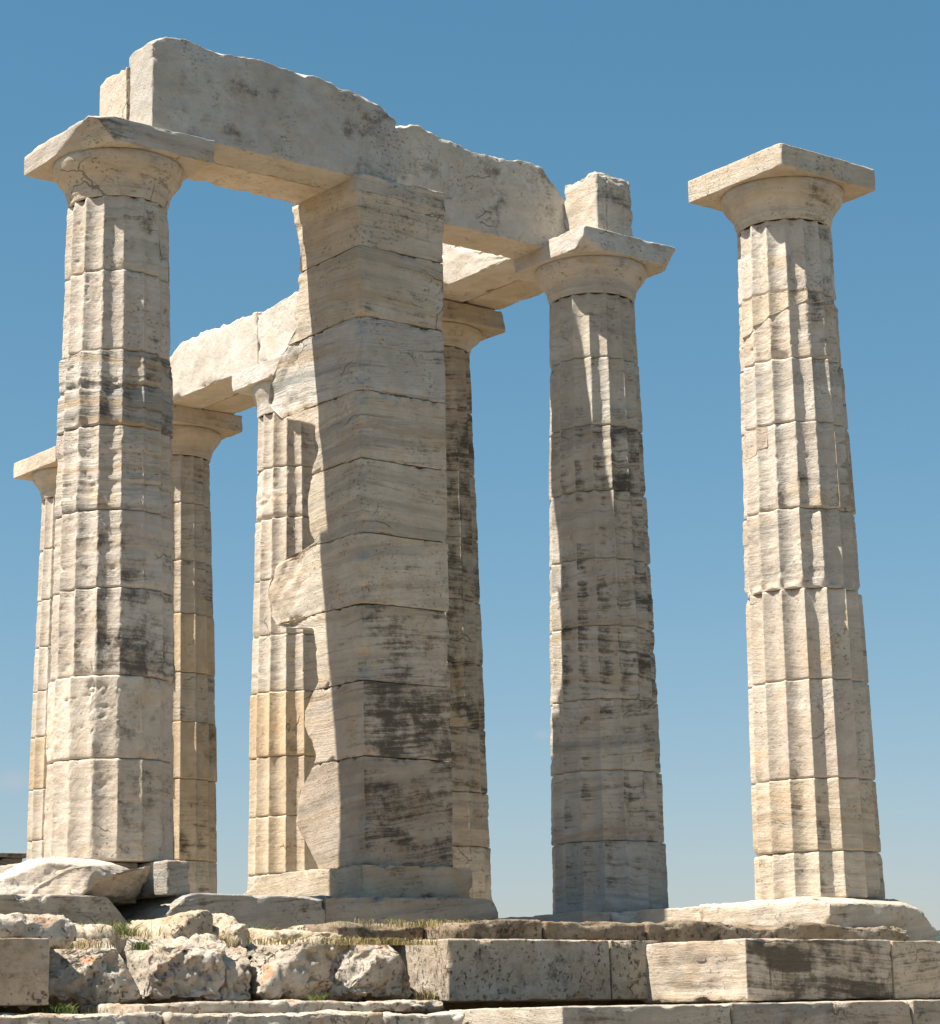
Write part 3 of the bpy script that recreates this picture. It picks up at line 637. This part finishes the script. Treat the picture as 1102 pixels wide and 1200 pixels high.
slab((-8.9, -3.92, -.765), (-7.585, -2.9, -.390), 'smooth-faced grey block at the left edge of the second step', 455, name='hewn_block', cat='stone block', group=None, mat=POROUS, rough=.004, chip=.02, tint=(.86, .80, .72), dirt=.18, band=0, pits=.004)
rock((-8.4, -3.36, -.43), (-7.10, -2.6, -.235), 'long flat rounded stone with orange lichen on top of the smooth grey block', 456, group=None, r=.07, lump=.04, pits=.02)
G5 = 'loose rocks on the ledge'
rk = dict(name='loose_rock', cat='rock', group=G5, tint=(1.0, .92, .8), r=.05, rough=.02, lump=.07, pits=.012)
rock((-6.27, -2.82, -.42), (-5.82, -2.35, -.19), 'larger angular loose rock, sunlit left and dark right, in front of the long grey slab', 460, **rk, cuts=(((-6.05, -2.8, -.22), (-.75, -.35, .55), .01), ((-5.95, -2.8, -.25), (.3, -1, .2), .01)))
rock((-5.81, -2.82, -.42), (-5.46, -2.4, -.195), 'smaller pointed loose rock, right of the larger angular one', 461, **rk, cuts=(((-5.66, -2.8, -.21), (.9, -.3, .6), .01), ((-5.7, -2.8, -.24), (-.8, -.6, .5), .01)))
rock((-6.90, -2.85, -.42), (-6.60, -2.5, -.315), 'small brown loose rock just right of the lichen-topped stone', 462, **rk)
rock((-6.60, -2.85, -.43), (-6.20, -2.5, -.345), 'low flat loose rock beneath the angular loose rock', 463, **rk)
rock((-5.45, -3.0, -.45), (-4.9, -2.35, -.29), 'low crumbling loose rock at the left end of the thin upper step', 464, **rk)
rg = np.random.RandomState(12)
for q in range(16):
    cx = rg.uniform(-6.9, -4.4); cy = rg.uniform(-2.95, -2.45); w_, h_ = rg.uniform(.07, .16), rg.uniform(.05, .10)
    rock((cx, cy, -.40), (cx+w_, cy+rg.uniform(.08, .16), -.345+h_), 'one of the fist-sized stone chips scattered on the earth of the ledge', 700+q, name='stone_chip', cat='stone', group='stone chips on the ledge', r=.012, rough=.012, lump=.04, pits=.01, chip=.03, tint=(1.0, .95, .86),
         cuts=(((cx+w_*.4, cy, -.355+h_), (rg.uniform(-1, 1), -.6, 1), .005),))
# cella platform: long grey slabs under pier and front left column
G6 = 'long grey slabs below the pier and the front left column'
gk = dict(group=G6, tint=(.66, .67, .66), dirt=.12, band=.7, rough=.008, chip=.05, res=.035, groove=.01)
slab((-6.75, -1.12, -.36), (-5.20, .9, .02), 'grey slab with a slanting broken right end, under the boulder-like base stone', 470, **{**gk, 'tint': (.78, .75, .70)}, cuts=(((-5.68, -1.1, .02), (1.0, 0, .94), .012),))
slab((-5.17, -.86, -.32), (-3.63, .9, .065), 'long grey slab between the dark cavity and the pier', 471, **gk, cuts=(((-4.86, -.86, .05), (-.62, 0, .8), .02), ((-3.9, -.86, .05), (.1, -.5, 1), .015)))
slab((-3.62, -.84, -.32), (-1.93, .9, .072), 'dark grey slab directly beneath the pier base', 472, **gk, cuts=(((-1.95, -.84, 0), (1, 0, .7), .02),))
def bshape(P, U, N):
    return P
o = block('column_base_stone', (-7.35, -1.10, .02), (-4.98, -.35, .325), MARBLE, seed=480, r=.04, rough=.028, chip=.08, lump=.05, res=.025, tint=(.98, .93, .87), dirt=.2, band=.5, groove=.015,
          cuts=(((-5.5, -.58, .312), (0, -.16, 1), .006), ((-6.05, -1.0, .25), (-.48, 0, 1), .02), ((-5.5, -1.0, .25), (.36, -.2, 1), .02), ((-5.9, -1.0, .2), (-.9, -1.0, .25), .03), ((-5.95, -.9, .28), (-.28, -.55, .9), .03), ((-5.55, -.95, .27), (.30, -.75, .62), .03), ((-5.62, -1.0, .12), (.5, -.55, -.75), .02)))
tag(o, 'big broken boulder-like stone under the front left column, sunlit, overhanging a dark hollow', 'base stone')
o = block('column_base_stone', (-5.80, -.34, .02), (-4.98, .9, .317), MARBLE, seed=483, r=.015, rough=.008, chip=.03, res=.06, tint=(.8, .79, .75), dirt=.2, band=.6)
tag(o, 'stone carrying the front left column, hidden behind the boulder-like stone', 'base stone')
o = block('column_base_stone', (-4.965, -.74, .055), (-4.76, .9, .315), MARBLE, seed=481, r=.015, rough=.008, chip=.04, res=.035, tint=(.72, .73, .72), dirt=.15, band=.7, groove=.006)
tag(o, 'smooth grey stone at the right foot of the front left column', 'base stone')
o = block('pier_base_stone', (-3.06, -.53, .072), (-1.95, 1.36, .345), MARBLE, seed=482, r=.012, rough=.008, chip=.06, lump=.01, res=.03, tint=(.88, .80, .68), dirt=.22, band=.7, groove=.006,
          cuts=(((-3.0, 1.15, .26), (-.5, .35, .8), .03),))
tag(o, 'moulded base block beneath the square pier, its broken left end in sunlight', 'base stone')
# third step
G7 = 'blocks of the lowest visible step'
x3 = [-5.0, -3.64, -2.745, -2.0, -.9, .4]; l3 = ['pale left corner block of the lowest visible step', 'dark block beside the small bright notch in the lowest step', 'brown block right of the notch in the lowest step',
                                      'lowest step block at the bottom right corner', 'lowest step block beyond the right edge']
for k in range(5):
    stepb((x3[k]+.003, -5.30, -1.28), (x3[k+1]-.003, -4.2, -.822+.004*k), l3[k], 500+k, group=G7, res=.045, tint=[(.92, .88, .8), (.7, .68, .64), (.88, .8, .7), (.86, .8, .7), (.9, .85, .8)][k], dirt=.3, chip=.03)
x4 = [-10.2, -8.8, -7.13, -5.65, -5.02]; l4 = ['rough block of the lowest step outside the left edge', 'rough pale block of the lowest step at the bottom left corner', 'rough pitted pale block of the lowest step below the rubble blocks', 'short rough block touching the pale corner block of the lowest step']
for k in range(4):
    rock((x4[k]+.003, -4.45+.03*(k % 2), -1.28), (x4[k+1]-.003, -3.3, -.815-.008*k), l4[k], 510+k, group=G7, name='hewn_block', r=.02, rough=.016, chip=.05, lump=.02, pits=.02, tint=(1.04, 1.02, .98), res=.03)
rock((-7.0, -3.95, -.83), (-5.75, -3.2, -.762), 'thin flat slab in the dark gap under the rubble blocks', 520, group=None, r=.012, rough=.012, chip=.03, lump=.01, pits=.012, name='thin_slab', cat='stone slab')
rock((-5.70, -3.85, -.835), (-4.75, -3.2, -.765), 'second thin flat slab in the gap, right of the first', 521, group=None, r=.012, rough=.012, chip=.03, lump=.01, pits=.012, name='thin_slab', cat='stone slab')
# foundation courses below, down to the ground
G8 = 'foundation blocks at ground level'
xx = -10.2; k = 0
while xx < .9:
    L = 1.3+.35*math.sin(k*2.1)
    yy = -5.75 if xx > -5.2 else -4.95
    stepb((xx+.004, yy-.3, -2.62), (xx+L-.004, yy+1.4, -1.285), 'foundation block of the lowest course below the steps', 530+k, group=G8, res=.09, mat=POROUS, tint=(.9, .86, .8)); xx += L; k += 1

# distant stump at the left edge
t = block('ruined_pier', (2.55, 17.2, -.3), (3.02, 18.2, 1.70), MARBLE, seed=600, r=.01, rough=.01, chip=.05, res=.08, tint=(.45, .42, .38), dirt=.6, band=.8, groove=.03)
tag(t, 'dark square stump of masonry in the distance at the left edge', 'ruined pier')
t2 = block('pier_cap', (2.50, 17.15, 1.705), (3.07, 18.25, 1.77), MARBLE, t, seed=601, r=.01, rough=.01, chip=.03, res=.08, tint=(.45, .42, .38), dirt=.5, band=.2)

# ------------------------------------------------------------------ packed earth inside the platform
def fill():
    xs = np.concatenate([np.arange(-18, -8, .25), np.arange(-8, .92, .06), np.arange(1.0, 9, .25)]); ys = np.concatenate([np.arange(-2.72, 4, .09), np.arange(4.1, 22, .25)])
    X, Y = np.meshgrid(xs, ys, indexing='ij')
    P = np.stack([X.ravel(), Y.ravel(), np.zeros(X.size)], 1)
    z = -.30+.035*fbm(P, 1.5, 5, 9)
    z = np.where(P[:, 0] < -4.3, z-.03-.05*sstep(-4.3, -5.6, P[:, 0]), z)
    z -= .13*sstep(-2.5, -3.2, P[:, 1])*(P[:, 0] < -5.2)
    z -= 0.05*(P[:, 0] > -4.3)
    z -= 2.35*(sstep(-8.0, -16, P[:, 0])+sstep(1.2, 7.5, P[:, 0])); z = np.maximum(z-2.35*sstep(12.5, 20, P[:, 1]), -2.62)+.05*fbm(P, .9, 4, 19)*(sstep(-8, -9, P[:, 0])+sstep(1.2, 2, P[:, 0]))
    P[:, 2] = z
    nx, ny = len(xs), len(ys); i = np.arange(nx*ny).reshape(nx, ny)
    F = np.stack([i[:-1, :-1], i[1:, :-1], i[1:, 1:], i[:-1, 1:]], -1).reshape(-1, 4)
    # skirt down to the ground
    b = np.concatenate([i[:, 0], i[-1, 1:], i[::-1, -1][1:], i[0, ::-1][1:]])
    low = P[b].copy(); low[:, 2] = -2.7; n0 = len(P); P2 = np.concatenate([P, low]); j = np.arange(len(b)-1)
    F2 = np.stack([b[j], n0+j, n0+j+1, b[j+1]], -1)
    o = link_mesh('earth_fill', P2, np.concatenate([F, F2]), EARTH); o['kind'] = 'structure'
fill()

# ------------------------------------------------------------------ grass
def grass(name, spots, mat, label, seed):
    rg = np.random.RandomState(seed); V = []; F = []
    for (x, y, z, rx, ry, n, h) in spots:
        for _ in range(int(n*2.5)):
            a = rg.uniform(0, PI2); px = x+rg.normal()*rx*.5; py = y+rg.normal()*ry*.5
            hh = h*rg.uniform(.15, .8); lean = rg.uniform(.3, 1.4)*hh; w = rg.uniform(.0015, .0035); b = rg.uniform(0, PI2)
            wx, wy = math.cos(b)*w, math.sin(b)*w; lx, ly = math.cos(a)*lean, math.sin(a)*lean
            i = len(V)
            V += [(px-wx, py-wy, z-.02), (px+wx, py+wy, z-.02), (px+lx*.35+wx*.8, py+ly*.35+wy*.8, z+hh*.6), (px+lx*.35-wx*.8, py+ly*.35-wy*.8, z+hh*.6),
                  (px+lx+wx*.2, py+ly+wy*.2, z+hh), (px+lx-wx*.2, py+ly-wy*.2, z+hh)]
            F += [(i, i+1, i+2, i+3), (i+3, i+2, i+4, i+5)]
    o = link_mesh(name, np.array(V), np.array(F), mat, smooth=False); tag(o, label, 'grass', kind='stuff')
grass('dry_grass', [(-6.6, -2.6, -.33, .35, .25, 420, .11), (-6.2, -2.2, -.32, .35, .2, 260, .10), (-5.82, -2.85, -.38, .05, .08, 70, .10), (-5.2, -2.9, -.37, .5, .3, 520, .06), (-5.0, -2.0, -.31, .5, .3, 420, .10),
                    (-4.2, -3.1, -.25, .7, .15, 260, .05), (-3.3, -3.0, -.25, 1.0, .15, 160, .04), (-4.9, -3.4, -.38, .4, .05, 220, .04), (-4.6, -3.42, -.75, .06, .06, 80, .10), (-2.4, -4.3, -.79, .3, .1, 60, .03), (-7.0, -3.0, -.40, .3, .2, 200, .05), (-1.9, -3.3, -.37, .8, .05, 90, .03)],
      GRASS, 'dry yellow grass growing on the ledges and in the cracks of the steps', 4)
grass('green_weeds', [(-6.55, -2.75, -.34, .2, .1, 120, .15), (-4.85, -1.7, -.30, .1, .1, 120, .14), (-6.7, -3.5, -.80, .35, .06, 130, .05), (-5.45, -3.42, -.77, .05, .05, 60, .09), (-6.72, -3.42, -.42, .05, .05, 60, .05), (-7.35, -3.6, -.80, .1, .05, 60, .07)],
      GREEN, 'green weeds in the cracks between the rubble blocks', 6)
